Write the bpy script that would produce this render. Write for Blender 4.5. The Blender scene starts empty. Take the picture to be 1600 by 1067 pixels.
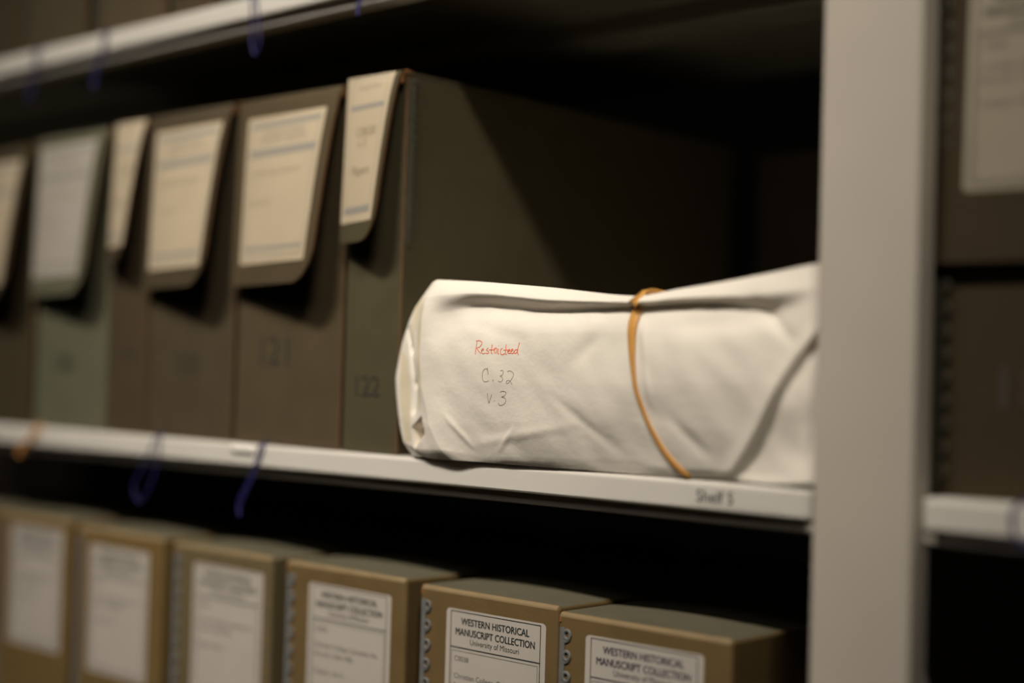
import bpy, bmesh, math, random
from mathutils import Vector, Matrix, noise
from mathutils.bvhtree import BVHTree

S = bpy.context.scene
COL = S.collection
random.seed(7)

# ------------------------------------------------------------------ camera
def make_camera():
    yaw, pitch, roll = 0.743510261, 0.0261799, 0.0289725
    F = Vector((-math.sin(yaw)*math.cos(pitch), math.cos(yaw)*math.cos(pitch), math.sin(pitch)))
    R = F.cross(Vector((0, 0, 1))).normalized()
    U = R.cross(F)
    c, s = math.cos(roll), math.sin(roll)
    R2, U2 = c*R + s*U, -s*R + c*U
    cam = bpy.data.cameras.new('camera')
    o = bpy.data.objects.new('camera', cam)
    COL.objects.link(o)
    m = Matrix((R2, U2, -F)).transposed().to_4x4()
    m.translation = Vector((0.742204557, -0.690540625, 0.0526035))
    o.matrix_world = m
    cam.sensor_width = 36.0
    cam.lens = 2345.0/1600.0*36.0
    cam.clip_start = 0.02
    cam.dof.use_dof = True
    cam.dof.focus_distance = 0.926
    cam.dof.aperture_fstop = 1.5
    S.camera = o
make_camera()

# ------------------------------------------------------------------ light and exposure
S.view_settings.view_transform = 'Standard'
S.view_settings.look = 'None'
S.view_settings.gamma = 1.0
S.view_settings.use_curve_mapping = False
S.view_settings.exposure = 0.0

W = bpy.data.worlds.new('world')
S.world = W
W.use_nodes = True
W.node_tree.nodes['Background'].inputs[0].default_value = (1.0, 0.86, 0.66, 1)
W.node_tree.nodes['Background'].inputs[1].default_value = 0.018

def area(name, loc, target, sx, sy, watts, color, spread):
    l = bpy.data.lights.new(name, 'AREA')
    l.shape = 'RECTANGLE'
    l.size, l.size_y, l.energy, l.color = sx, sy, watts, color
    l.spread = math.radians(spread)
    o = bpy.data.objects.new(name, l)
    COL.objects.link(o)
    o.location = loc
    d = (Vector(target)-Vector(loc)).normalized()
    x = Vector((1, 0, 0))
    x = (x - d*x.dot(d)).normalized()
    o.matrix_world = Matrix((x, (-d).cross(x), -d)).transposed().to_4x4()
    o.location = loc
    return o
# fluorescent tube of the aisle, parallel to the shelves
area('aisle_tube_and_side_fill', (0.0, -1.6, 2.13), (-0.08, 0.0, 0.16), 0.9, 0.24, 2.75, (1.0, 0.92, 0.82), 32)
area('aisle_tube_and_side_fill', (1.7, -1.6, 2.13), (-0.15, 0.0, 0.14), 0.9, 0.16, 0.95, (1.0, 0.92, 0.80), 24)  # added lamp, aimed narrowly to brighten the end box's side

# added broad fill lamp that lifts the shadows under the flaps
area('added_fill_light', (-0.3, -2.3, 2.2), (0.0, 0.0, 0.1), 1.4, 0.8, 2.6, (1.0, 0.92, 0.82), 120)

# ------------------------------------------------------------------ materials
def mat(name, color, rough=0.7, mottle=0.10, scale=60.0, bump=0.0, bscale=400.0, metallic=0.0, spec=0.4, sheen=None, trans=0.0):
    m = bpy.data.materials.new(name)
    m.use_nodes = True
    nt = m.node_tree
    b = nt.nodes['Principled BSDF']
    b.inputs['Roughness'].default_value = rough
    b.inputs['Metallic'].default_value = metallic
    b.inputs['Specular IOR Level'].default_value = spec
    tc = nt.nodes.new('ShaderNodeTexCoord')
    n = nt.nodes.new('ShaderNodeTexNoise')
    n.inputs['Scale'].default_value = scale
    n.inputs['Detail'].default_value = 5
    nt.links.new(tc.outputs['Object'], n.inputs['Vector'])
    r = nt.nodes.new('ShaderNodeValToRGB')
    a = tuple(max(0, c*(1-mottle)) for c in color)
    z = tuple(min(1, c*(1+mottle)) for c in color)
    r.color_ramp.elements[0].position = 0.3
    r.color_ramp.elements[1].position = 0.7
    r.color_ramp.elements[0].color = (*a, 1)
    r.color_ramp.elements[1].color = (*z, 1)
    nt.links.new(n.outputs['Fac'], r.inputs['Fac'])
    nt.links.new(r.outputs['Color'], b.inputs['Base Color'])
    if bump:
        n2 = nt.nodes.new('ShaderNodeTexNoise')
        n2.inputs['Scale'].default_value = bscale
        n2.inputs['Detail'].default_value = 4
        nt.links.new(tc.outputs['Object'], n2.inputs['Vector'])
        bp = nt.nodes.new('ShaderNodeBump')
        bp.inputs['Strength'].default_value = bump
        bp.inputs['Distance'].default_value = 0.0006
        nt.links.new(n2.outputs['Fac'], bp.inputs['Height'])
        nt.links.new(bp.outputs['Normal'], b.inputs['Normal'])
    if trans:
        b.inputs['Subsurface Weight'].default_value = trans
        b.inputs['Subsurface Radius'].default_value = (0.002, 0.0015, 0.001)
        b.inputs['Subsurface Scale'].default_value = 0.5
    return m

M = {
 'paint': mat('cream_enamel_steel', (0.687, 0.645, 0.573), 0.38, 0.03, 12, 0.12, 900),
 'post': mat('grey_beige_enamel_post', (0.554, 0.495, 0.416), 0.42, 0.04, 10, 0.15, 700),
 'floor': mat('grey_floor_vinyl', (0.06, 0.052, 0.042), 0.5, 0.15, 8),
 'dark_wall': mat('shade_darkened_wall', (0.02, 0.019, 0.017), 0.9, 0.05, 5),  # back wall colour darkened to stand for the unlit depth
 'wall': mat('grey_wall_paint', (0.462, 0.420, 0.357), 0.8, 0.05, 5),
 'under': mat('shade_darkened_underside', (0.13, 0.12, 0.085), 0.6, 0.1, 20),  # shade under the shelves put into the colour of the steel
 'label_buff': mat('shade_darkened_buff_paper', (0.310, 0.265, 0.195), 0.7, 0.05, 30),  # buff paper, darkened further for the dim right bay
 'shade_board': mat('shade_darkened_brown_board', (0.046, 0.032, 0.015), 0.75, 0.06, 40, 0.25, spec=0.2),  # brown board with the right bay's shade put into its colour
 'core': mat('rust_brown_board_edge', (0.130, 0.062, 0.022), 0.85, 0.2, 90, 0.3),
 'core_bright': mat('rust_orange_board_core', (0.26, 0.105, 0.028), 0.85, 0.2, 90, 0.3),
 'olive': mat('olive_grey_board', (0.079, 0.065, 0.034), 0.75, 0.06, 40, 0.25, spec=0.2),
 'taupe': mat('taupe_board', (0.083, 0.061, 0.032), 0.75, 0.06, 40, 0.25, spec=0.2),
 'brown_grey': mat('brown_grey_board', (0.072, 0.054, 0.030), 0.75, 0.06, 40, 0.25, spec=0.2),
 'umber': mat('umber_board', (0.069, 0.048, 0.026), 0.75, 0.06, 40, 0.25, spec=0.2),
 'sage': mat('sage_grey_board', (0.118, 0.115, 0.072), 0.75, 0.06, 40, 0.25, spec=0.2),
 'dark_board': mat('dark_brown_board', (0.056, 0.042, 0.021), 0.75, 0.06, 40, 0.25, spec=0.2),
 'tan_a': mat('tan_olive_board_a', (0.177, 0.113, 0.041), 0.62, 0.07, 50, 0.3, spec=0.2),
 'tan_b': mat('tan_olive_board_b', (0.154, 0.101, 0.041), 0.62, 0.07, 50, 0.3, spec=0.2),
 'tan_c': mat('grey_tan_board', (0.149, 0.113, 0.057), 0.62, 0.07, 50, 0.3, spec=0.2),
 'tan_top': mat('sheen_painted_grey_olive_board', (0.125, 0.112, 0.072), 0.6, 0.07, 50, 0.3, spec=0.3),  # same board; cool sheen of the top faces painted in
 'tan_crease': mat('highlight_painted_tan_fold', (0.26, 0.185, 0.095), 0.6, 0.1, 60, 0.2, spec=0.3),  # highlight along the fold painted as a lighter tan
 'label_cream': mat('cream_label_paper', (0.528, 0.432, 0.296), 0.7, 0.04, 30),
 'label_grey': mat('greyish_label_paper', (0.423, 0.378, 0.324), 0.7, 0.04, 30),
 'label_white': mat('white_label_paper', (0.510, 0.459, 0.399), 0.6, 0.03, 30),
 'ink': mat('black_green_ink', (0.015, 0.022, 0.018), 0.6, 0),
 'ink_purple': mat('dark_violet_ink', (0.03, 0.02, 0.05), 0.6, 0),
 'ink_blue': mat('blue_grey_ink', (0.310, 0.290, 0.245), 0.7, 0),
 'typed': mat('grey_typed_ink', (0.12, 0.11, 0.10), 0.7, 0),
 'faded': mat('faded_brown_ink', (0.36, 0.29, 0.19), 0.7, 0),
 'pencil': mat('pencil_on_board', (0.060, 0.052, 0.040), 0.5, 0.1),
 'paper': mat('white_envelope_paper', (0.872, 0.801, 0.687), 0.72, 0.03, 18, 0.35, 260, trans=0.0),
 'aged_paper': mat('yellowed_envelope_paper', (0.798, 0.693, 0.493), 0.72, 0.06, 60, 0.35, 260),
 'red_ink': mat('orange_red_ink', (0.820, 0.130, 0.035), 0.6, 0.25, 300),
 'grey_ink': mat('dark_grey_pencil', (0.10, 0.085, 0.085), 0.6, 0.2, 300),
 'rubber_tan': mat('tan_rubber', (0.620, 0.310, 0.075), 0.45, 0.12, 40, trans=0.2),
 'rubber_orange': mat('orange_rubber', (0.60, 0.27, 0.07), 0.5, 0.1, 60),
 'rubber_blue': mat('blue_rubber', (0.028, 0.026, 0.130), 0.5, 0.1, 60),
 'metal_strip': mat('grey_metal_edging', (0.16, 0.16, 0.15), 0.5, 0.1, 200, spec=0.5),
 'metal_dark': mat('dark_metal_edging', (0.075, 0.068, 0.045), 0.55, 0.1, 200),
 'tape': mat('glint_whitened_ribbed_plastic', (0.92, 0.87, 0.80), 0.30, 0.05, 100, spec=0.9),  # clear tab given a white base colour for its bright glint
}

# ------------------------------------------------------------------ helpers
def link(name, bm, mats, parent=None, smooth=False, loc=None):
    me = bpy.data.meshes.new(name)
    bmesh.ops.recalc_face_normals(bm, faces=bm.faces)
    bm.to_mesh(me); bm.free()
    for m in (mats if isinstance(mats, (list, tuple)) else [mats]):
        me.materials.append(m)
    if smooth:
        for p in me.polygons: p.use_smooth = True
    o = bpy.data.objects.new(name, me)
    COL.objects.link(o)
    if parent is not None:
        o.parent = parent
        r = Vector((0, 0, 0)); q = parent
        while q is not None:
            r += q.location; q = q.parent
        o.location = -r          # meshes are modelled in world coordinates
        # sub-parts inherit the cancelled offset
    return o

def tag(o, label=None, cat=None, group=None, kind=None):
    if label: o['label'] = label
    if cat: o['category'] = cat
    if group: o['group'] = group
    if kind: o['kind'] = kind
    return o

def thing(name, loc, label, cat, group=None):
    o = bpy.data.objects.new(name, None)
    o.empty_display_size = 0.02
    COL.objects.link(o)
    o.location = loc
    return tag(o, label, cat, group)

def add_box(bm, x0, x1, y0, y1, z0, z1, mi=0):
    vs = [bm.verts.new((x, y, z)) for z in (z0, z1) for y in (y0, y1) for x in (x0, x1)]
    fs = []
    for idx in ((0, 1, 3, 2), (4, 6, 7, 5), (0, 4, 5, 1), (2, 3, 7, 6), (0, 2, 6, 4), (1, 5, 7, 3)):
        f = bm.faces.new([vs[i] for i in idx]); f.material_index = mi; fs.append(f)
    return vs, fs

def extrude_profile(bm, prof, x0, x1, mi=0):
    """closed (y,z) outline swept along x with caps"""
    a = [bm.verts.new((x0, y, z)) for y, z in prof]
    b = [bm.verts.new((x1, y, z)) for y, z in prof]
    n = len(prof)
    for i in range(n):
        f = bm.faces.new((a[i], a[(i+1) % n], b[(i+1) % n], b[i])); f.material_index = mi
    bm.faces.new(a).material_index = mi
    bm.faces.new(b[::-1]).material_index = mi

def add_tube(bm, pts, rad, seg=8, flat=1.0, closed=False, widths=None):
    """tube along pts; cross section is an ellipse (rad x rad*flat)"""
    pts = [Vector(p) for p in pts]
    n = len(pts); rings = []
    for i, p in enumerate(pts):
        if closed: t = pts[(i+1) % n]-pts[i-1]
        else: t = pts[min(i+1, n-1)]-pts[max(i-1, 0)]
        t.normalize()
        ref = Vector((0, 1, 0)) if abs(t.y) < 0.9 else Vector((1, 0, 0))
        nx = t.cross(ref).normalized(); ny = nx.cross(t).normalized()
        w = widths[i] if widths else 1.0
        rings.append([bm.verts.new(p + nx*math.cos(2*math.pi*k/seg)*rad*w + ny*math.sin(2*math.pi*k/seg)*rad*flat) for k in range(seg)])
    rng = range(n) if closed else range(n-1)
    for i in rng:
        a, b = rings[i], rings[(i+1) % n]
        for k in range(seg):
            bm.faces.new((a[k], a[(k+1) % seg], b[(k+1) % seg], b[k]))
    if not closed:
        bm.faces.new(rings[0][::-1]); bm.faces.new(rings[-1])

def spline(pts, per=8, closed=False):
    pts = [Vector(p) for p in pts]; n = len(pts); out = []
    rng = range(n) if closed else range(n-1)
    for i in rng:
        if closed: a, b, c, d = pts[i-1], pts[i], pts[(i+1) % n], pts[(i+2) % n]
        else: a, b, c, d = pts[max(i-1, 0)], pts[i], pts[i+1], pts[min(i+2, n-1)]
        for k in range(per):
            t = k/per
            out.append(0.5*((2*b) + (c-a)*t + (2*a-5*b+4*c-d)*t*t + (3*b-a-3*c+d)*t**3))
    if not closed: out.append(pts[-1])
    return out

_dg = None
def text_bm(txt, size, align='LEFT', bold=0.0, xscale=1.0):
    """lettering as a flat bmesh in (x right, y up), anchor at baseline"""
    cu = bpy.data.curves.new('t', 'FONT')
    cu.body = txt; cu.size = size; cu.align_x = align; cu.offset = bold; cu.resolution_u = 3
    o = bpy.data.objects.new('t', cu)
    COL.objects.link(o)
    bpy.context.view_layer.update()
    me = bpy.data.meshes.new_from_object(o.evaluated_get(bpy.context.evaluated_depsgraph_get()))
    out = ([(v.co.x*xscale, v.co.y) for v in me.vertices], [tuple(p.vertices) for p in me.polygons])
    bpy.data.objects.remove(o); bpy.data.curves.remove(cu); bpy.data.meshes.remove(me)
    return out

def put_text(bm, mapf, txt, u, v, size, align='LEFT', bold=0.0, xscale=1.0, mi=0, maxw=None):
    """mapf(u, v, h): u right, v down -> world"""
    vs, fs = text_bm(txt, size, align, 0.0, xscale)
    if maxw and vs:
        w = max(a for a, b in vs)-min(a for a, b in vs)
        k = maxw/w
        vs = [(a*k, b) for a, b in vs]
    shifts = [(0, 0)] if bold <= 0 else [(-bold, -bold*0.5), (bold, -bold*0.5), (0, bold*0.5)]
    for q, (su, sv) in enumerate(shifts):                 # heavier strokes for bold lettering
        nv = [bm.verts.new(mapf(u+a+su, v-b+sv, 0.00035+0.00001*q)) for a, b in vs]
        for f in fs:
            try: bm.faces.new([nv[i] for i in f]).material_index = mi
            except ValueError: pass

def put_rect(bm, mapf, u0, u1, v0, v1, h=0.00030, mi=0, n=10):
    """thin rectangle, subdivided along v so that it follows a bent board"""
    n = max(1, int(abs(v1-v0)/0.008))
    m = max(1, int(abs(u1-u0)/0.02))
    g = [[bm.verts.new(mapf(u0+(u1-u0)*i/m, v0+(v1-v0)*j/n, h)) for i in range(m+1)] for j in range(n+1)]
    for j in range(n):
        for i in range(m):
            bm.faces.new((g[j][i], g[j][i+1], g[j+1][i+1], g[j+1][i])).material_index = mi

def frame_lines(bm, mapf, u0, u1, v0, v1, t, mi=0):
    put_rect(bm, mapf, u0, u1, v0, v0+t, mi=mi); put_rect(bm, mapf, u0, u1, v1-t, v1, mi=mi)
    put_rect(bm, mapf, u0, u0+t, v0, v1, mi=mi); put_rect(bm, mapf, u1-t, u1, v0, v1, mi=mi)

def label_sheet(mapf, u0, u1, v0, v1, rad, thick=0.00022):
    """rounded label sheet that follows mapf, with its own thickness"""
    bm = bmesh.new()
    n, m = 26, 10
    def clampu(v):      # rounded corners by narrowing the end rows
        d = min(v-v0, v1-v)
        if d >= rad: return 0.0
        return rad - math.sqrt(max(0, rad*rad-(rad-d)**2))
    vsr = sorted(set([v0+(v1-v0)*j/n for j in range(n+1)] + [v0+rad*k/5 for k in range(5)] + [v1-rad*k/5 for k in range(5)]))
    top, bot = [], []
    for v in vsr:
        c = clampu(v)
        top.append([bm.verts.new(mapf(u0+c+(u1-u0-2*c)*i/m, v, thick)) for i in range(m+1)])
        bot.append([bm.verts.new(mapf(u0+c+(u1-u0-2*c)*i/m, v, 0.00002)) for i in range(m+1)])
    N = len(vsr)
    for j in range(N-1):
        for i in range(m):
            bm.faces.new((top[j][i], top[j][i+1], top[j+1][i+1], top[j+1][i]))
            bm.faces.new((bot[j][i], bot[j+1][i], bot[j+1][i+1], bot[j][i+1]))
        for i in (0, m):
            bm.faces.new((top[j][i], top[j+1][i], bot[j+1][i], bot[j][i]))
    for j in (0, N-1):
        for i in range(m):
            bm.faces.new((top[j][i], bot[j][i], bot[j][i+1], top[j][i+1]))
    return bm

def strokes_bm(mapf, strokes, rad):
    bm = bmesh.new()
    for s in strokes:
        pts = spline([(a, b, 0) for a, b in s], 5)
        add_tube(bm, [mapf(p.x, p.y, 0.0002) for p in pts], rad, 5, 0.5)
    return bm

# ------------------------------------------------------------------ setting
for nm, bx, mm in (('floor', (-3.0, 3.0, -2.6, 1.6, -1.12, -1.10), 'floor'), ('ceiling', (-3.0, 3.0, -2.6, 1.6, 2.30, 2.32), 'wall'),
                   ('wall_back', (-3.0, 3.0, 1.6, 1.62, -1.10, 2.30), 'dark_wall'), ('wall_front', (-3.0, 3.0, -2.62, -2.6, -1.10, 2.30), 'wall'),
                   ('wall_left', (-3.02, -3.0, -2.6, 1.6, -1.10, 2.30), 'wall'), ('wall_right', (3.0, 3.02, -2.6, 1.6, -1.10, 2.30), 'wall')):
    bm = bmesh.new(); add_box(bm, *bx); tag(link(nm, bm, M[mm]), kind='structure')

# ------------------------------------------------------------------ steel shelving
def shelf_profile(zt, depth=0.46):
    p = [(depth, zt), (0.0030, zt)]
    for k in range(6):
        a = math.pi/2 + (math.pi/2)*k/5
        p.append((0.0030+0.0030*math.cos(a), zt-0.0030+0.0030*math.sin(a)))
    p += [(0.0, zt-0.0150), (0.0006, zt-0.0160), (0.0016, zt-0.0166), (0.0060, zt-0.0168), (0.0060, zt-0.0228),
          (0.0068, zt-0.0238), (0.0200, zt-0.0238), (0.0200, zt-0.0226), (0.0080, zt-0.0226), (0.0080, zt-0.0150),
          (0.0025, zt-0.0140), (0.0025, zt-0.0030), (depth, zt-0.0020)]
    return p

def make_shelf(name, x0, x1, zt, label, rib=True):
    t = thing(name, ((x0+x1)/2, 0.0, zt), label, 'shelf', 'steel shelves of the stack')
    bm = bmesh.new(); extrude_profile(bm, shelf_profile(zt), x0, x1)
    bm.normal_update()
    for f in bm.faces:
        c = f.calc_center_median()
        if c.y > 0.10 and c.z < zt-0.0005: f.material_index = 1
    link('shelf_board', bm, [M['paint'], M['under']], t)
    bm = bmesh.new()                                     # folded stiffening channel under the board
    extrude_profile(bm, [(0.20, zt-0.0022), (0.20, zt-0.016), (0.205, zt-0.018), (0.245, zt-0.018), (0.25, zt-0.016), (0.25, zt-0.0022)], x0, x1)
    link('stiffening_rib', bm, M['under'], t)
    for xx in (x0, x1):                                  # end tongues that hook into the posts
        bm = bmesh.new(); add_box(bm, xx-0.0045, xx+0.0045, 0.0030, 0.009, zt-0.022, zt-0.0035)
        link('end_hook', bm, M['post'], t)
    return t
XL, XR = -1.30, 0.3247
LS = [make_shelf('steel_shelf', XL, XR, 0.337, 'upper cream steel shelf crossing the top left of the photo'),
      make_shelf('steel_shelf', XL, XR, 0.0, 'middle cream steel shelf lettered on its lip, carrying the white parcel'),
      make_shelf('steel_shelf', XL, XR, -0.352, 'lower steel shelf under the row of tan manuscript boxes'),
      make_shelf('steel_shelf', 0.3885, 1.00, 0.0005, 'short piece of cream steel shelf right of the post')]

def plane_map(x0, z0, y, sx=1.0):
    return lambda u, v, h: Vector((x0+u*sx, y-h, z0-v))

bm = bmesh.new()                                         # strip glued to the lip, with its lettering
mp = plane_map(0.2475, -0.0030, 0.0)
sheet = label_sheet(mp, -0.0012, 0.060, 0.0, 0.0105, 0.0006)
ls = link('shelf_label', sheet, M['paint'], LS[1])
put_text(bm, mp, 'Shelf 5', 0.0030, 0.0088, 0.0098, bold=0.0001, maxw=0.0245)
tx = link('printed_text', bm, M['ink'], ls); tx.location = (0, 0, 0)

# posts: channel section, rounded right corner, side sheet running back
def make_post(x0, label):
    x1 = x0+0.0560
    t = thing('shelf_post', ((x0+x1)/2, 0.0, -1.10), label, 'shelf post')
    bm = bmesh.new()
    prof = []
    for cx, cy, a0 in ((x1-0.0035, -0.0065, 270), (x1-0.0035, 0.0065, 0), (x0+0.0015, 0.0085, 90), (x0+0.0015, -0.0085, 180)):
        r = 0.0035 if cx > x0+0.01 else 0.0015
        for k in range(6):
            a = math.radians(a0+90*k/5); prof.append((cx+r*math.cos(a), cy+r*math.sin(a)))
    lo = [bm.verts.new((x, y, -1.10)) for x, y in prof]; hi = [bm.verts.new((x, y, 1.0)) for x, y in prof]
    n = len(prof)
    for i in range(n): bm.faces.new((lo[i], lo[(i+1) % n], hi[(i+1) % n], hi[i]))
    bm.faces.new(lo); bm.faces.new(hi)
    link('post_column', bm, M['post'], t)
    bm = bmesh.new(); add_box(bm, x0+0.0255, x0+0.0275, 0.0100, 0.46, -1.10, 1.0)
    link('side_panel', bm, M['post'], t)
    return t
make_post(0.3310, 'tall grey beige steel post right of the white parcel')
make_post(-1.3620, 'steel post at the far left end of the shelves, beyond the row of boxes')

# ------------------------------------------------------------------ flip-top document boxes
def box_body(x0, x1, y0, y1, z0, z1, m, parent, front_r=0.0007):
    bm = bmesh.new()
    vs, fs = add_box(bm, x0, x1, y0, y1, z0, z1)
    ed = [e for e in bm.edges if abs(e.verts[0].co.y-y0) < 1e-6 and abs(e.verts[1].co.y-y0) < 1e-6 and abs(e.verts[0].co.z-e.verts[1].co.z) > 0.01]
    r = bmesh.ops.bevel(bm, geom=ed, offset=front_r, segments=1, profile=0.5, affect='EDGES')
    for f in r['faces']: f.material_index = 1
    return link('box_body', bm, [m, M['core']], parent)

def flap_map(x0, x1, y0, zt, L, dr, dl):
    Wd = x1-x0
    def f(u, v, h):
        s = max(0.0, v)/L; w = u/Wd
        out = dr*(s**0.62)*w + dl*s*(1-w) if s > 0 else 0
        hh = 0.0006
        taper = 0.004*s*w
        drop = v*0.985 if v > 0 else 0
        return Vector((x0+u-taper, y0-0.0012-out-h-hh, zt-drop))
    return f

B1 = [('Christian College, Columbia, Mo.', 0.066), ('Records, 1836-1986', 0.040), ('', 0), ('Folders 18-31', 0.031)]
def manuscript_label(t, G, ink, body, code='C0038', paper='label_white'):
    Wl, Hl = 0.0855, 0.1050
    so = link('label', label_sheet(G, 0, Wl, 0, Hl, 0.0028), M[paper], t)
    bm = bmesh.new()
    cx = Wl/2
    frame_lines(bm, G, 0.0040, Wl-0.0040, 0.0012, Hl-0.0030, 0.0006)
    put_rect(bm, G, 0.0040, Wl-0.0040, 0.0240, 0.0248)
    frame_lines(bm, G, 0.0056, Wl-0.0060, 0.0264, Hl-0.0050, 0.0003)
    put_text(bm, G, 'WESTERN HISTORICAL', cx, 0.0095, 0.0063, 'CENTER', bold=0.00016, maxw=0.0585)
    put_text(bm, G, 'MANUSCRIPT COLLECTION', cx, 0.0163, 0.0063, 'CENTER', bold=0.00016, maxw=0.0680)
    put_text(bm, G, 'University of Missouri', cx, 0.0214, 0.0052, 'CENTER', bold=0.0, maxw=0.0420)
    put_text(bm, G, code, 0.0080, 0.0330, 0.0048, maxw=0.0125, mi=1)
    for k, (s, w) in enumerate(body):
        if s: put_text(bm, G, s, 0.0080, 0.0440+0.0062*k, 0.0048, maxw=w, mi=1)
    px = link('printed_text', bm, [M[ink], M['typed']], so); px.location = (0, 0, 0)

def flap_box(x0, x1, zt, bodymat, lab, label, L=0.142, rr=0.026, dr=0.024, dl=0.003, y0=0.0035, depth=0.39, z0=0.0, pencil=None,
             group='flip-top document boxes on the middle shelf', strip=None, lid_mat=None):
    t = thing('document_box', ((x0+x1)/2, y0, z0), label, 'archive box', group)
    box_body(x0, x1, y0+0.0015, y0+depth, z0+0.0003, zt-0.0022, bodymat, t)
    Wd = x1-x0
    F = flap_map(x0, x1, y0, zt, L, dr, dl)
    # lid: top board and bent front flap with a rounded free corner
    bm = bmesh.new()
    th = 0.0020; n, m = 34, 12; lr = 0.004
    def span(v):
        d = L-v
        a = 0.0 if d >= lr else lr-math.sqrt(max(0, lr*lr-(lr-d)**2))
        b = 0.0 if d >= rr else rr-math.sqrt(max(0, rr*rr-(rr-d)**2))
        return a, Wd-b
    vv = [L*j/n for j in range(int(n*0.8))] + [L-rr*1.2*(1-math.sin(math.pi/2*k/14)) for k in range(15)]
    vv = sorted(set(round(v, 6) for v in vv if v >= 0))
    fr, bk = [], []
    for v in vv:
        a, b = span(v)
        fr.append([bm.verts.new(F(a+(b-a)*i/m, v, th)) for i in range(m+1)])
        bk.append([bm.verts.new(F(a+(b-a)*i/m, v, 0)) for i in range(m+1)])
    N = len(vv)
    def face(q, mi=0):
        try: bm.faces.new(q).material_index = mi
        except ValueError: pass
    for j in range(N-1):
        for i in range(m):
            face((fr[j][i], fr[j][i+1], fr[j+1][i+1], fr[j+1][i]))
            face((bk[j][i], bk[j+1][i], bk[j+1][i+1], bk[j][i+1]))
        for i in (0, m): face((fr[j][i], fr[j+1][i], bk[j+1][i], bk[j][i]), 1)
    for i in range(m): face((fr[N-1][i], bk[N-1][i], bk[N-1][i+1], fr[N-1][i+1]), 1)
    # top board running back from the fold
    tf = [bm.verts.new((x0+Wd*i/m, y0+depth, zt)) for i in range(m+1)]
    tb = [bm.verts.new((x0+Wd*i/m, y0+depth, zt-th)) for i in range(m+1)]
    mid = [bm.verts.new((x0+Wd*i/m, y0+0.0010, zt+0.0004)) for i in range(m+1)]
    midb = [bm.verts.new((x0+Wd*i/m, y0+0.0010, zt+0.0004-th)) for i in range(m+1)]
    for i in range(m):
        face((fr[0][i], mid[i], mid[i+1], fr[0][i+1])); face((mid[i], tf[i], tf[i+1], mid[i+1]))
        face((bk[0][i], bk[0][i+1], midb[i+1], midb[i])); face((midb[i], midb[i+1], tb[i+1], tb[i]))
        face((tf[i], tb[i], tb[i+1], tf[i+1]), 1)
    for i in (0, m):
        face((fr[0][i], bk[0][i], midb[i], mid[i]), 1); face((mid[i], midb[i], tb[i], tf[i]), 0)
    link('lid', bm, [lid_mat or bodymat, M['core']], t)
    # rust coloured nubs of board core at the fold corners
    for xx in (x0+0.0012, x1-0.0012):
        bm = bmesh.new()
        add_tube(bm, [(xx, y0+0.006, zt-0.0002), (xx, y0+0.001, zt+0.0002), (xx, y0-0.0024, zt-0.003), (xx, y0-0.0026, zt-0.008)], 0.0013, 8)
        link('worn_corner', bm, M['core_bright'], t)
    if pencil:
        txt, pu, pz, size = pencil
        bm = bmesh.new()
        bmap = lambda u, v, h: Vector((x0+u, y0+0.0015-h-0.0002, pz-v))
        put_text(bm, bmap, txt, pu, 0.0, size, bold=0.0002)
        link('pencil_number', bm, M['pencil'], t)
    # label
    lu0, lu1, lv0, lv1, lm, narrow = lab
    G = lambda u, v, h: F(u, v, h+th)
    if narrow == 'printed':
        manuscript_label(t, lambda u, v, h: G(lu0+u, lv0+v, h), 'ink', B1, 'C0038', 'label_buff')
        return t
    sh = label_sheet(G, lu0, lu1, lv0, lv1, 0.0015)
    so = link('label', sh, lm, t)
    bm = bmesh.new()
    w = lu1-lu0; h = lv1-lv0
    inset = 0.0045
    if narrow:
        frame_lines(bm, G, lu0+inset, lu1-inset, lv0+0.002, lv1-0.006, 0.0007)
        put_rect(bm, G, lu0+inset, lu1-inset, lv0+h*0.20, lv0+h*0.235)
        put_rect(bm, G, lu0+inset, lu1-inset, lv1-0.011, lv1-0.0068)
        cx = (lu0+lu1)/2
        put_text(bm, G, 'COLLECTION', cx, lv0+h*0.10, 0.0050, 'CENTER', maxw=w*0.5)
        put_text(bm, G, 'C0038', cx-w*0.22, lv0+h*0.42, 0.0095, bold=0.0003, mi=1)
        put_text(bm, G, 'v. 3', cx-w*0.15, lv0+h*0.49, 0.008, bold=0.0003, mi=1)
        put_text(bm, G, 'Papers', cx-w*0.25, lv0+h*0.68, 0.0095, bold=0.0003, mi=1)
    else:
        frame_lines(bm, G, lu0+inset, lu1-inset, lv0+0.0045, lv1-0.0045, 0.0006)
        frame_lines(bm, G, lu0+inset+0.0016, lu1-inset-0.0016, lv0+0.0061, lv1-0.0061, 0.0004)
        put_rect(bm, G, lu0+inset, lu1-inset, lv0+0.0045, lv0+0.0085)
        put_rect(bm, G, lu0+inset, lu1-inset, lv0+h*0.225, lv0+h*0.275)
        cx = (lu0+lu1)/2
        put_text(bm, G, 'WESTERN HISTORICAL', cx, lv0+h*0.13, 0.0050, 'CENTER', maxw=w*0.55)
        put_text(bm, G, 'MANUSCRIPT COLLECTION', cx, lv0+h*0.18, 0.0050, 'CENTER', maxw=w*0.62)
        put_text(bm, G, 'Christian College, Columbia, Mo.', lu0+w*0.12, lv0+h*0.40, 0.0052, maxw=w*0.66, mi=1)
        put_text(bm, G, 'Records', lu0+w*0.12, lv0+h*0.60, 0.0052, maxw=w*0.28, mi=1)
        put_rect(bm, G, lu0+inset+0.0016, lu1-inset-0.0016, lv1-0.0125, lv1-0.0095)
    px = link('printed_text', bm, [M['ink_blue'], M['faded']], so); px.location = (0, 0, 0)
    if strip: strip(t)
    return t

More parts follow.
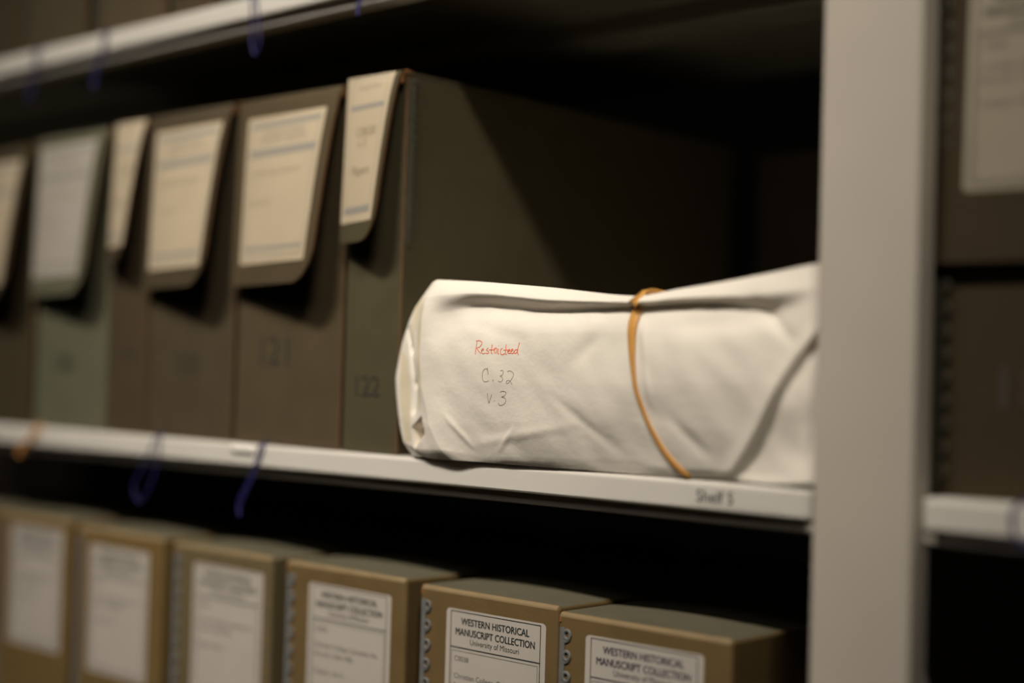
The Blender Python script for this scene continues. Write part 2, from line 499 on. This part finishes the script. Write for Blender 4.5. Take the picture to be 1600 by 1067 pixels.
GREY = 'label_grey'; CREAM = 'label_cream'
def edge_strip_side(t):
    # punched metal edging on the open side of the end box
    bm = bmesh.new()
    z = 0.254; add_box(bm, -0.0002, 0.0006, 0.007, 0.012, 0.142, 0.256)
    while z > 0.146:
        add_tube(bm, [(0.0004, 0.012+0.0022*math.cos(a), z+0.0022*math.sin(a)) for a in [2*math.pi*k/10 for k in range(10)]], 0.0007, 6, closed=True)
        z -= 0.0062
    link('metal_edging', bm, M['metal_dark'], t)

flap_box(-0.0560, -0.0006, 0.2605, M['olive'], (0.0010, 0.0505, -0.0003, 0.1040, M[CREAM], True),
         'narrow olive grey document box beside the white parcel, cream label folded over its top edge', L=0.118, rr=0.022, dr=0.020, pencil=('122', 0.008, 0.040, 0.020), strip=edge_strip_side)
flap_box(-0.1790, -0.0600, 0.2572, M['taupe'], (0.0130, 0.1085, 0.0150, 0.1260, M[CREAM], False),
         'wide taupe document box with cream label, second box left of the white parcel', pencil=('121', 0.022, 0.060, 0.030))
flap_box(-0.2960, -0.1850, 0.2575, M['brown_grey'], (0.0100, 0.1040, 0.0140, 0.1270, M[CREAM], False),
         'wide brown grey document box with cream label, between taupe box and narrow umber box', pencil=('120', 0.035, 0.052, 0.022))
flap_box(-0.3500, -0.3000, 0.2570, M['umber'], (0.0050, 0.0500, 0.0010, 0.1060, M[CREAM], True),
         'narrow umber document box with cream label, standing right of the sage grey box', L=0.118, rr=0.022, dr=0.020, pencil=('119', 0.010, 0.060, 0.016))
flap_box(-0.4700, -0.3560, 0.2545, M['sage'], (0.0045, 0.1010, 0.0090, 0.1260, M[GREY], False),
         'wide sage grey document box with greyish label, second from the left edge', pencil=('118', 0.030, 0.050, 0.020), dr=0.020)
flap_box(-0.5960, -0.4790, 0.2515, M['dark_board'], (0.0100, 0.1090, 0.0140, 0.1290, M[CREAM], False),
         'dark brown document box with cream label, cut by the left edge of the photo')

# box in the right-hand bay, same kind, with punched metal edging down its left side
def ring_strip(bm, x, y, z, n, pitch, w=0.0040, rad=0.0024, flat=0.0005, tilt=0.0):
    add_box(bm, x, x+w, y-flat, y, z-pitch*n, z+0.004)
    for k in range(n):
        zc = z-pitch*k; xc = x+w+0.0018
        ring = [(xc+rad*math.cos(a), y-0.0005, zc+rad*math.sin(a)*1.12) for a in [2*math.pi*j/16 for j in range(16)]]
        add_tube(bm, ring, 0.00105, 8, 0.75, closed=True)
        add_tube(bm, spline([(xc+rad*0.9, y-0.0005, zc-0.0010), (xc+rad*0.4, y-0.0004, zc-rad*1.35), (x+w-0.0002, y-0.0004, zc-rad*1.9)], 4), 0.0011, 6, 0.6)

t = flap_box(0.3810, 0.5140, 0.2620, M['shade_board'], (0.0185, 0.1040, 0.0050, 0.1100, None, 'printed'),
             'shade-darkened brown document box right of the grey post, buff label cut by the photo edge', L=0.146, rr=0.003, dr=0.004, dl=0.004, y0=0.0200,
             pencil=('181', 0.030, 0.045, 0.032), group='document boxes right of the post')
bm = bmesh.new(); ring_strip(bm, 0.3818, 0.0196, 0.108, 9, 0.0118)
link('metal_edging', bm, M['metal_dark'], t)
bm = bmesh.new(); ring_strip(bm, 0.3822, 0.0150, 0.250, 10, 0.0118)
link('metal_edging', bm, M['metal_dark'], t)

# boxes on the upper shelf (only their feet are in the picture)
ub = [(-0.640, -0.517, 'dark_board', 'dark box on the upper shelf, only its foot seen at the top left corner'),
      (-0.5098, -0.4110, 'brown_grey', 'brown box on the upper shelf, its foot above the leftmost hanging blue bands'),
      (-0.3928, -0.2912, 'taupe', 'taupe box on the upper shelf, second foot from the left corner of the photo'),
      (-0.2797, -0.2270, 'umber', 'narrow umber box on the upper shelf, the last foot before the shelf leaves the photo')]
for a, b, c, l in ub:
    t = thing('document_box', ((a+b)/2, 0.006, 0.337), l, 'archive box', 'boxes on the upper shelf')
    box_body(a, b, 0.006, 0.395, 0.3373, 0.592, M[c], t)
    bm = bmesh.new(); add_box(bm, a-0.0003, b+0.0003, 0.004, 0.396, 0.5925, 0.5945)
    add_box(bm, a+0.002, b-0.002, 0.002, 0.004, 0.452, 0.5945)
    link('lid', bm, [M[c]], t)
    bm = bmesh.new(); ring_strip(bm, a+0.0004, 0.0057, 0.444, 8, 0.0125)
    link('metal_edging', bm, M['metal_dark'], t)

# box of the row behind, seen past the end box
t = thing('document_box', (0.06, 0.44, 0.0), 'dim box in the row behind, seen between the end box and the post', 'archive box')
tb = box_body(-0.0050, 0.1220, 0.4400, 0.4560, 0.0003, 0.2570, M['brown_grey'], t)
tb.data.materials[0] = M['brown_grey']
bm = bmesh.new(); add_box(bm, -0.0055, 0.1225, 0.4385, 0.4560, 0.2572, 0.2595); link('lid', bm, M['brown_grey'], t)

# ------------------------------------------------------------------ tan manuscript boxes on the lower shelf
GL = 'manuscript boxes on the lower shelf'
def manuscript_box(x0, x1, zt, m, lu, lv, label, ink, body, code='C0038', yaw=0.0, y0=0.0030, depth=0.315):
    t = thing('manuscript_box', ((x0+x1)/2, y0, -0.352), label, 'archive box', GL)
    bm = bmesh.new()
    z0 = -0.3517
    R = 0.0050
    vs, fs = add_box(bm, x0, x1, y0, y0+depth, z0, zt)
    ed = [e for e in bm.edges if all(abs(v.co.z-zt) < 1e-6 and abs(v.co.y-y0) < 1e-6 for v in e.verts)]
    ed2 = [e for e in bm.edges if all(abs(v.co.x-x1) < 1e-6 and (abs(v.co.z-zt) < 1e-6 or abs(v.co.y-y0) < 1e-6) for v in e.verts) and e not in ed
           and not (abs(e.verts[0].co.y-e.verts[1].co.y) < 1e-6 and e.verts[0].co.y > y0+0.1) and not (abs(e.verts[0].co.z-z0) < 1e-6 and abs(e.verts[1].co.z-z0) < 1e-6)]
    bmesh.ops.bevel(bm, geom=ed+ed2, offset=R*0.55, segments=4, profile=0.5, affect='EDGES')
    # the lid springs up a little behind the fold
    bmesh.ops.subdivide_edges(bm, edges=[e for e in bm.edges if abs(e.verts[0].co.y-e.verts[1].co.y) > 0.2], cuts=14)
    bmesh.ops.subdivide_edges(bm, edges=[e for e in bm.edges if abs(e.verts[0].co.x-e.verts[1].co.x) > 0.08], cuts=8)
    for v in bm.verts:
        if v.co.z > zt-0.0005 and v.co.y > y0+0.004:
            w = (v.co.x-x0)/(x1-x0); d = (v.co.y-y0)/depth
            v.co.z += 0.0045*math.sin(math.pi*min(1, max(0, w)))*min(1, d*3)
    bm.normal_update()
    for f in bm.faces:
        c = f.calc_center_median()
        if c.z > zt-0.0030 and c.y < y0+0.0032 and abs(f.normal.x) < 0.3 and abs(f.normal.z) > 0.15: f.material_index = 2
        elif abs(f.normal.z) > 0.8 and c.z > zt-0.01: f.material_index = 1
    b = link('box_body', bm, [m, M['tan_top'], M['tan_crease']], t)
    for p in b.data.polygons: p.use_smooth = False
    bm = bmesh.new(); ring_strip(bm, x0+0.0006, y0-0.0001, zt-0.0130, 19, 0.0126)
    link('metal_edging', bm, M['metal_strip'], t)
    bm = bmesh.new()                                      # torn board corner above the edging
    add_tube(bm, [(x0+0.0008, y0+0.0035, zt-0.0004), (x0+0.0006, y0+0.0010, zt-0.0020), (x0+0.0004, y0+0.0002, zt-0.0060)], 0.0010, 6)
    link('worn_corner', bm, M['core_bright'], t)
    # label
    G = lambda u, v, h: Vector((lu+u, y0-h, lv-v))
    manuscript_label(t, G, ink, body, code)
    return t
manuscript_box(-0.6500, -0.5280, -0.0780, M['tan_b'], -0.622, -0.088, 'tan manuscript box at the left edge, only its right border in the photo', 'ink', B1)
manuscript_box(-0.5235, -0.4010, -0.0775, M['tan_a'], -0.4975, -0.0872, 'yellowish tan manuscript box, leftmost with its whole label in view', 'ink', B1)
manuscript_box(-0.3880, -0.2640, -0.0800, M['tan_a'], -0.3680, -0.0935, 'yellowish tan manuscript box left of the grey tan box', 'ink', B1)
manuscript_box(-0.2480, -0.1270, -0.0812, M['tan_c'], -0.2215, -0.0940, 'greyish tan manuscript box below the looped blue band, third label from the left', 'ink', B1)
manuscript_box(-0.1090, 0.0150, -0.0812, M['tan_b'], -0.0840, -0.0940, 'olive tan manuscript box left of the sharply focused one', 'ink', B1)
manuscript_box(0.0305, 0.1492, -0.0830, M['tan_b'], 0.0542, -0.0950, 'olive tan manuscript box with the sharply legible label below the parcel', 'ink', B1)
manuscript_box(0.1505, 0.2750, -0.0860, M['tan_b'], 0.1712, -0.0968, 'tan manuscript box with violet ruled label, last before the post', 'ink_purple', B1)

# ------------------------------------------------------------------ white paper parcel
LAT=[
  [(0.0241, 0.0, -0.0017), (0.0117, -0.0005, 0.01), (0.006, -0.0004, 0.0268), (0.0021, 0.0, 0.0525), (0.007, 0.0, 0.0762), (0.0138, 0.0, 0.0912), (0.0196, 0.0, 0.1005), (0.0347, 0.0, 0.1159)] ,
  [(0.0449, -0.0027, -0.0017), (0.0285, -0.0045, 0.0058), (0.0234, -0.0045, 0.0241), (0.0193, -0.0036, 0.0527), (0.0215, -0.0054, 0.0735), (0.0253, -0.005, 0.0887), (0.0313, -0.005, 0.1034), (0.0388, -0.0022, 0.1165)] ,
  [(0.0654, -0.0045, -0.0013), (0.0568, -0.009, 0.0069), (0.0468, -0.0108, 0.0221), (0.0386, -0.0112, 0.0446), (0.0365, -0.0112, 0.0654), (0.0373, -0.0108, 0.0905), (0.0396, -0.009, 0.1052), (0.0436, -0.004, 0.1171)] ,
  [(0.0934, -0.0006, -0.0018), (0.0878, -0.0044, 0.0048), (0.086, -0.0104, 0.0257), (0.0848, -0.0131, 0.0498), (0.0823, -0.0119, 0.0821), (0.0791, -0.0064, 0.0986), (0.0871, -0.0121, 0.107), (0.0824, -0.0046, 0.1149)] ,
  [(0.1443, 0.0003, -0.0011), (0.1462, -0.004, 0.0069), (0.1486, -0.01, 0.0282), (0.1489, -0.0131, 0.0513), (0.1463, -0.0114, 0.0821), (0.1422, -0.0055, 0.0956), (0.1473, -0.0117, 0.1021), (0.1415, -0.0041, 0.1101)] ,
  [(0.2023, 0.0017, 0.0002), (0.2046, -0.0017, 0.009), (0.2082, -0.0072, 0.0306), (0.2096, -0.0099, 0.0527), (0.2087, -0.0082, 0.0822), (0.2046, -0.0037, 0.0965), (0.2086, -0.009, 0.0999), (0.2044, -0.0037, 0.1039)] ,
  [(0.2373, 0.0021, 0.001), (0.2388, -0.0003, 0.0084), (0.2417, -0.0063, 0.0284), (0.2428, -0.009, 0.0535), (0.241, -0.0078, 0.0822), (0.2365, -0.0023, 0.098), (0.2409, -0.0085, 0.1016), (0.2374, -0.0028, 0.1074)] ,
  [(0.2666, 0.0026, 0.0018), (0.268, 0.0001, 0.009), (0.2709, -0.005, 0.0296), (0.2723, -0.0081, 0.0542), (0.2709, -0.0073, 0.0822), (0.2667, -0.0019, 0.098), (0.2705, -0.0076, 0.1022), (0.2663, -0.0019, 0.1108)] ,
  [(0.2966, 0.0012, 0.0011), (0.2965, 0.001, 0.0083), (0.2986, -0.0032, 0.0308), (0.2996, -0.0059, 0.0548), (0.298, -0.0047, 0.0823), (0.2947, -0.0001, 0.094), (0.2976, -0.0049, 0.103), (0.2941, -0.0001, 0.1148)] ,
  [(0.3293, -0.0009, 0.003), (0.3302, -0.0027, 0.0105), (0.3291, -0.0018, 0.0321), (0.3279, -0.0009, 0.0556), (0.3269, -0.0004, 0.0825), (0.3259, 0.0004, 0.0994), (0.3254, 0.0009, 0.1079), (0.324, 0.0027, 0.1196)] ,
  [(0.3293, 0.0051, 0.003), (0.3293, 0.0033, 0.0105), (0.3293, 0.004200000000000001, 0.0321), (0.3293, 0.0051, 0.0556), (0.3293, 0.0056, 0.0825), (0.3293, 0.0064, 0.0994), (0.3293, 0.0069, 0.1079), (0.3293, 0.0087, 0.1196)] ,
]
RED= [[(0.08929, 0.07646), (0.0886, 0.06843)], [(0.08826, 0.07674), (0.09082, 0.07714), (0.09343, 0.07636), (0.09365, 0.07479), (0.09177, 0.07297), (0.08968, 0.07251), (0.09164, 0.07055), (0.09372, 0.06916)], [(0.09382, 0.07057), (0.09573, 0.07131), (0.09547, 0.0721), (0.09418, 0.0713), (0.09449, 0.06945), (0.09622, 0.0689), (0.09736, 0.06947)], [(0.09978, 0.07257), (0.09829, 0.07133), (0.10018, 0.07034), (0.09992, 0.06921), (0.09775, 0.06931)], [(0.10254, 0.07483), (0.10235, 0.0698), (0.1033, 0.06924)], [(0.10037, 0.07135), (0.10498, 0.07138)], [(0.10454, 0.07261), (0.10506, 0.06926)], [(0.10482, 0.07138), (0.10569, 0.07261), (0.10671, 0.07206), (0.10656, 0.07011), (0.10582, 0.06927)], [(0.10799, 0.07235), (0.10773, 0.06928), (0.10866, 0.06901)], [(0.10792, 0.07419), (0.10808, 0.07391)], [(0.1114, 0.07254), (0.10993, 0.07142), (0.11018, 0.06903), (0.11194, 0.06849), (0.11342, 0.06934)], [(0.11434, 0.07489), (0.11418, 0.06934), (0.11518, 0.0688)], [(0.11221, 0.07127), (0.11711, 0.07147)], [(0.11565, 0.07019), (0.1175, 0.07103), (0.11732, 0.07186), (0.11615, 0.07102), (0.11644, 0.06947), (0.11831, 0.06949)], [(0.11829, 0.07021), (0.12012, 0.07133), (0.11971, 0.07215), (0.11862, 0.07115), (0.11907, 0.06939), (0.12056, 0.06951), (0.12125, 0.07106)], [(0.12384, 0.07152), (0.12213, 0.07151), (0.12128, 0.07023), (0.12221, 0.06931), (0.12367, 0.07025), (0.12421, 0.07152)], [(0.12493, 0.07615), (0.12417, 0.07274), (0.12412, 0.06998), (0.12523, 0.06834)]]
PEN= [[(0.09982, 0.06025), (0.10045, 0.05607)], [(0.10037, 0.05802), (0.09931, 0.0594), (0.09753, 0.05938), (0.09576, 0.05738), (0.09543, 0.05401), (0.09653, 0.05178), (0.09886, 0.05155), (0.10076, 0.05216)], [(0.10456, 0.05307), (0.10385, 0.05183)], [(0.11045, 0.05847), (0.11195, 0.05889), (0.11289, 0.05796), (0.11206, 0.056), (0.11042, 0.05531), (0.11197, 0.05461), (0.11233, 0.05296), (0.11072, 0.0517), (0.1088, 0.05216)], [(0.11614, 0.05802), (0.11837, 0.05861), (0.12088, 0.05755), (0.12111, 0.05562), (0.11933, 0.0531), (0.11679, 0.05101), (0.11513, 0.05108), (0.11598, 0.05248), (0.11823, 0.05253), (0.1202, 0.0502)], [(0.09914, 0.04456), (0.09902, 0.04176), (0.09963, 0.03814)], [(0.09963, 0.03814), (0.1012, 0.04127), (0.10263, 0.04382)], [(0.10469, 0.04025), (0.10396, 0.03956)], [(0.10983, 0.04541), (0.11208, 0.04602), (0.11476, 0.04526), (0.11332, 0.04328), (0.11071, 0.04238), (0.11338, 0.0419), (0.1142, 0.04026), (0.11277, 0.03817), (0.1094, 0.03717), (0.10761, 0.03801), (0.10781, 0.03868)]]
BAND= [(0.21697, 0.10457), (0.21063, 0.10062), (0.20855, 0.09327), (0.20905, 0.07852), (0.21141, 0.06381), (0.21526, 0.04555), (0.22131, 0.02934), (0.22995, 0.01524), (0.23828, 0.00672), (0.24464, 0.0014)]
DIAG= [(0.27091, 0.00232), (0.29933, 0.04456), (0.33067, 0.08732)]
TRI= [(0.03628, 0.02792), (0.02392, 0.01987), (0.02459, 0.00474), (0.04038, 0.0164)]
CRE=[(0.10478, 0.00867), (0.12135, 0.0252)]
CRE2=[(0.21615, 0.0877), (0.22016, 0.06394), (0.22465, 0.03856), (0.23671, 0.01381)]
AGED= [[(0.03162, 0.10097), (0.03708, 0.10006), (0.03678, 0.06564), (0.03524, 0.03207), (0.03223, 0.03197), (0.03196, 0.06559)], [(0.01824, 0.10029), (0.03008, 0.10858), (0.02782, 0.09087), (0.02379, 0.07184), (0.01903, 0.08243)], [(0.00717, 0.07044), (0.01671, 0.06542), (0.02054, 0.04851), (0.02162, 0.01047), (0.01487, 0.01014), (0.00794, 0.03968)]]
GUS= [(0.014, 0.08456), (0.02196, 0.07183), (0.02725, 0.04866), (0.02557, 0.03174), (0.01993, 0.04849)]

CREASES=[((0.085,0.012),(0.17,0.028),-0.0007,0.0030),((0.165,0.062),(0.19,0.085),0.0012,0.0050),((0.15,0.045),(0.20,0.012),0.0007,0.0030),((0.23,0.085),(0.30,0.088),0.0016,0.0060),((0.285,0.102),(0.315,0.075),0.0020,0.0040),((0.235,0.035),(0.262,0.012),0.0012,0.0040),((0.06,0.030),(0.085,0.008),-0.0008,0.0020),((0.08,0.088),(0.13,0.078),0.0006,0.0040),(CRE[0],CRE[1],-0.0009,0.0012),(CRE2[0],CRE2[1],-0.0008,0.0022),(CRE2[1],CRE2[2],-0.0008,0.0022)]
def cr(a, b, c, d, t):
    return 0.5*((2*b) + (c-a)*t + (2*a-5*b+4*c-d)*t*t + (3*b-a-3*c+d)*t**3)
def lat(u, v):
    nc = len(LAT)-1; nr = len(LAT[0])-1
    i = min(int(u*nc), nc-1); tu = u*nc-i
    j = min(int(v*nr), nr-1); tv = v*nr-j
    res = []
    for k in range(3):
        colv = []
        for ii in (i-1, i, i+1, i+2):
            ii = max(0, min(nc, ii)); c = LAT[ii]
            vals = [c[max(0, min(nr, jj))][k] for jj in (j-1, j, j+1, j+2)]
            s = cr(*vals, tv); l = vals[1]*(1-tv)+vals[2]*tv
            sharp = 0.35 if ii <= 2 else 0.75
            colv.append(s*sharp + l*(1-sharp))
        s = cr(*colv, tu); l = colv[1]*(1-tu)+colv[2]*tu
        sh = 0.15 if i < 2 else 0.8
        res.append(s*sh + l*(1-sh))
    return Vector(res)

def side_of(a, b, x, z):
    return ((b[0]-a[0])*(z-a[1])-(b[1]-a[1])*(x-a[0]))/math.hypot(b[0]-a[0], b[1]-a[1])
def sstep(e0, e1, x):
    t = max(0, min(1, (x-e0)/(e1-e0))); return t*t*(3-2*t)
def seg_dist(a, b, x, z):
    dx, dz = b[0]-a[0], b[1]-a[1]; t = max(0, min(1, ((x-a[0])*dx+(z-a[1])*dz)/(dx*dx+dz*dz)))
    return math.hypot(x-a[0]-t*dx, z-a[1]-t*dz), t

def facet(p, s):
    """crumpled paper: piecewise planar dents"""
    q = Vector((p[0]*s, 3.1, p[1]*s*1.1))
    d, _ = noise.voronoi(q)[0:2]
    return d[1]-d[0]

def detail(x, z, p):
    dy = 0.0
    # broad dents
    dy += 0.0022*noise.noise(Vector((x*22, 1.7, z*26)))
    dy += 0.0006*noise.noise(Vector((x*70+z*30, 0.3, z*60)))
    dy -= 0.0004*facet((x, z), 15.0)
    # hard creases
    for a, b, am, w in CREASES:
        d, t = seg_dist(a, b, x, z)
        dy += am*math.exp(-(d/w)**2)*math.sin(math.pi*min(1, max(0.02, t*0.9+0.08)))
    # tail under the diagonal flap edge
    s = side_of(DIAG[0], DIAG[2], x, z) + 0.0018*math.sin(z*70)
    if x > 0.25:
        k = sstep(0.0, -0.0012, s)
        dep = 0.0024*sstep(0.000, 0.020, z) + 0.001
        fan = 0.0025*math.exp(-((s+0.016)/0.010)**2)*sstep(0.03, 0.06, z)
        dy += k*(dep - fan) - (1-k)*0.0020*math.exp(-(s/0.006)**2)
        # left border of the tail
        dy += k*0.006*sstep(0.2745, 0.2725, x)*sstep(0.0, 0.004, z)
    # pocket in the left gusset
    a, b, c, e = TRI
    ins = min(-side_of(a, b, x, z)*-1, 1)
    poly = TRI
    inside = True; dm = 1
    for i in range(4):
        q = side_of(poly[i], poly[(i+1) % 4], x, z)
        dm = min(dm, q)
    dy += 0.008*sstep(0.0, 0.0018, dm)
    for i in range(3):
        d, _ = seg_dist(GUS[i], GUS[i+1], x, z)
        dy += 0.0022*math.exp(-(d/0.0028)**2)
    return dy

def build_parcel():
    t = thing('paper_parcel', (0.17, 0.03, 0.0), 'bulky white paper envelope parcel with red and pencil handwriting, on the middle shelf', 'parcel')
    NU, NV = 330, 150
    bm = bmesh.new()
    cols = []
    for i in range(NU+1):
        u = i/NU; col = []
        for j in range(NV+1):
            v = j/NV
            p = lat(u, v)
            edge = min(1.0, v*9, (1-v)*9)
            endw = min(1.0, u*10)
            dy = detail(p.x, p.z, p)*edge*(0.35+0.65*endw)
            p.y += dy
            p.x = min(max(p.x, 0.0020), 0.3296)
            p.z = max(p.z, 0.0006)
            col.append(bm.verts.new(p))
        # back of the parcel
        top = col[-1].co.copy(); bot = col[0].co.copy()
        bx = min(max(top.x*0.97+0.004, 0.0040), 0.3290)
        for q in (0.15, 0.4, 0.8, 1.0):
            zz = top.z - 0.002*q - 0.020*q*q
            col.append(bm.verts.new((top.x*(1-q)+bx*q, top.y+(0.085-top.y)*q, zz)))
        for q in (0.5, 1.0):
            zb = col[-1].co.z if q == 0.5 else 0
            col.append(bm.verts.new((bx, 0.088, (top.z-0.022)*(1-q)+0.0008)))
        col.append(bm.verts.new((bot.x, 0.03, 0.0006)))
        cols.append(col)
    n = len(cols[0])
    for i in range(NU):
        for j in range(n):
            a, b = cols[i], cols[i+1]
            try: bm.faces.new((a[j], b[j], b[(j+1) % n], a[(j+1) % n]))
            except ValueError: pass
    def inpoly(poly, x, z):
        c = False
        for i in range(len(poly)):
            (x1, z1), (x2, z2) = poly[i-1], poly[i]
            if (z1 > z) != (z2 > z) and x < (x2-x1)*(z-z1)/(z2-z1)+x1: c = not c
        return c
    for f in bm.faces:
        c = f.calc_center_median()
        if c.x < 0.08 and c.y < 0.02 and any(inpoly(q, c.x, c.z) for q in AGED): f.material_index = 1
    bm.faces.new(cols[0][::-1]); bm.faces.new(cols[-1])
    bmesh.ops.triangulate(bm, faces=[f for f in bm.faces if len(f.verts) > 4])
    bmesh.ops.recalc_face_normals(bm, faces=bm.faces)
    tree = BVHTree.FromBMesh(bm)
    o = link('envelope', bm, [M['paper'], M['aged_paper']], t, smooth=True)
    def front(x, z, h):
        loc, nor, idx, d = tree.ray_cast(Vector((x, -0.3, z)), Vector((0, 1, 0)))
        if loc is None: return Vector((x, -0.004-h, z))
        return Vector((x, loc.y-h, z))
    for name, st, m, r in (('red_handwriting', RED, 'red_ink', 0.00029), ('pencil_handwriting', PEN, 'grey_ink', 0.00017)):
        bmh = bmesh.new()
        for s in st:
            pts = spline([(a, 0, b) for a, b in s], 6)
            add_tube(bmh, [front(p.x, p.z, 0.00004) for p in pts], r, 6, 0.5)
        link(name, bmh, M[m], t)
    # rubber band round the parcel: wide and flat at the top, twisted thin lower down
    g = thing('rubber_band', (0.225, 0.03, 0.0), 'tan rubber band stretched round the white parcel', 'rubber band')
    fp = spline([(a, 0, b) for a, b in BAND], 6)
    pts = []; wd = []
    for p in fp:
        if p.z > 0.1000: continue
        z = max(0.0016, p.z)
        pts.append(front(p.x, z, 0.0008))
        wd.append(1.15 + 1.75*sstep(0.052, 0.096, z) + 0.35*sstep(0.04, 0.005, z))
    ztop = pts[0].z
    back_top = [Vector((0.2110, -0.0005, 0.1068)), Vector((0.2090, 0.03, 0.1045)), Vector((0.203, 0.086, 0.084)), Vector((0.204, 0.0895, 0.04)), Vector((0.215, 0.0895, 0.004)), Vector((0.222, 0.06, 0.0015)), Vector((0.232, 0.015, 0.0014))]
    loop = spline(back_top, 4)
    allp = pts + list(reversed(loop)); wall = wd + [1.6]*len(loop)
    bmb = bmesh.new(); add_tube(bmb, allp, 0.00125, 10, 0.5, closed=True, widths=wall)
    r = link('band_loop', bmb, M['rubber_tan'], g, smooth=True)
    return t
build_parcel()

# ------------------------------------------------------------------ rubber bands hanging over the shelf lips
GB = 'rubber bands hanging over the shelf edges'
def hanging(pts, label, m='rubber_blue', rad=0.00085, closed=True, flat=0.6, cat='rubber band', widths=None):
    bm = bmesh.new()
    add_tube(bm, spline(pts, 7, closed), rad, 8, flat, closed=closed)
    o = link('rubber_band', bm, M[m], None, smooth=True)
    tag(o, label, cat, GB)
    return o
def loop(xt, zt, xb, zb, w, y=-0.0014, lift=0.0016):
    """closed band lying over the rounded shelf edge and hanging in front of it"""
    h = zt-zb
    return [(xt-0.0012, 0.0050, zt+0.0014), (xt-0.0014, 0.0010, zt+0.0012), (xt-0.0020-w*0.1, y, zt-0.004),
            (xt+(xb-xt)*0.45-w*0.42, y, zt-h*0.45), (xb-w*0.5, y-0.001, zb+h*0.22), (xb, y-0.0012, zb),
            (xb+w*0.5, y-0.001, zb+h*0.20), (xt+(xb-xt)*0.45+w*0.42, y, zt-h*0.45), (xt+0.0020+w*0.1, y, zt-0.004), (xt+0.0014, 0.0010, zt+0.0012), (xt+0.0012, 0.0050, zt+0.0014)]
U = 0.337
hanging(loop(-0.4770, U, -0.4850, U-0.0480, 0.006), 'blue rubber band hanging from the upper shelf, nearest the left photo edge')
hanging(loop(-0.3670, U, -0.3800, U-0.0480, 0.004), 'blue rubber band hanging from the upper shelf, second from the left photo edge')
hanging(loop(-0.1650, U, -0.1600, U-0.0460, 0.010), 'open looped blue rubber band hanging from the upper shelf at the top photo edge')
hanging(loop(-0.0330, U, -0.0450, U-0.0330, 0.003), 'blue rubber band tip hanging from the upper shelf above the end box')
hanging(loop(-0.2710, 0.0, -0.2900, -0.0530, 0.021), 'open looped blue rubber band hanging from the middle shelf lip')
hanging(loop(-0.1390, 0.0, -0.1600, -0.0540, 0.004), 'narrow blue rubber band hanging from the middle shelf beside a shiny tab')
hanging(loop(-0.4550, 0.0, -0.4790, -0.0270, 0.005), 'orange rubber band over the middle shelf lip near the left photo edge', m='rubber_orange', rad=0.0013)
hanging([(0.4500, 0.0060, 0.0019), (0.4380, 0.0006, 0.0017), (0.4345, -0.0016, -0.0050), (0.4370, -0.0016, -0.0150), (0.4480, -0.0016, -0.0210), (0.4600, -0.0016, -0.0150), (0.4620, -0.0014, -0.0040), (0.4580, 0.0010, 0.0018)],
        'blue rubber band curled over the short shelf right of the post')
bm = bmesh.new()
add_tube(bm, [(-0.1750, -0.0006, -0.0038), (-0.1480, -0.0006, -0.0038)], 0.0026, 12, 0.30)
for k in range(5):
    x = -0.1725+0.0052*k
    add_tube(bm, [(x, -0.0004, -0.0006), (x+0.0010, -0.0016, -0.0034), (x+0.0016, -0.0012, -0.0062)], 0.0014, 8)
tag(link('tape_tab', bm, M['tape'], None, smooth=True), 'small shiny ribbed clear tab stuck on the middle shelf lip', 'plastic tab')
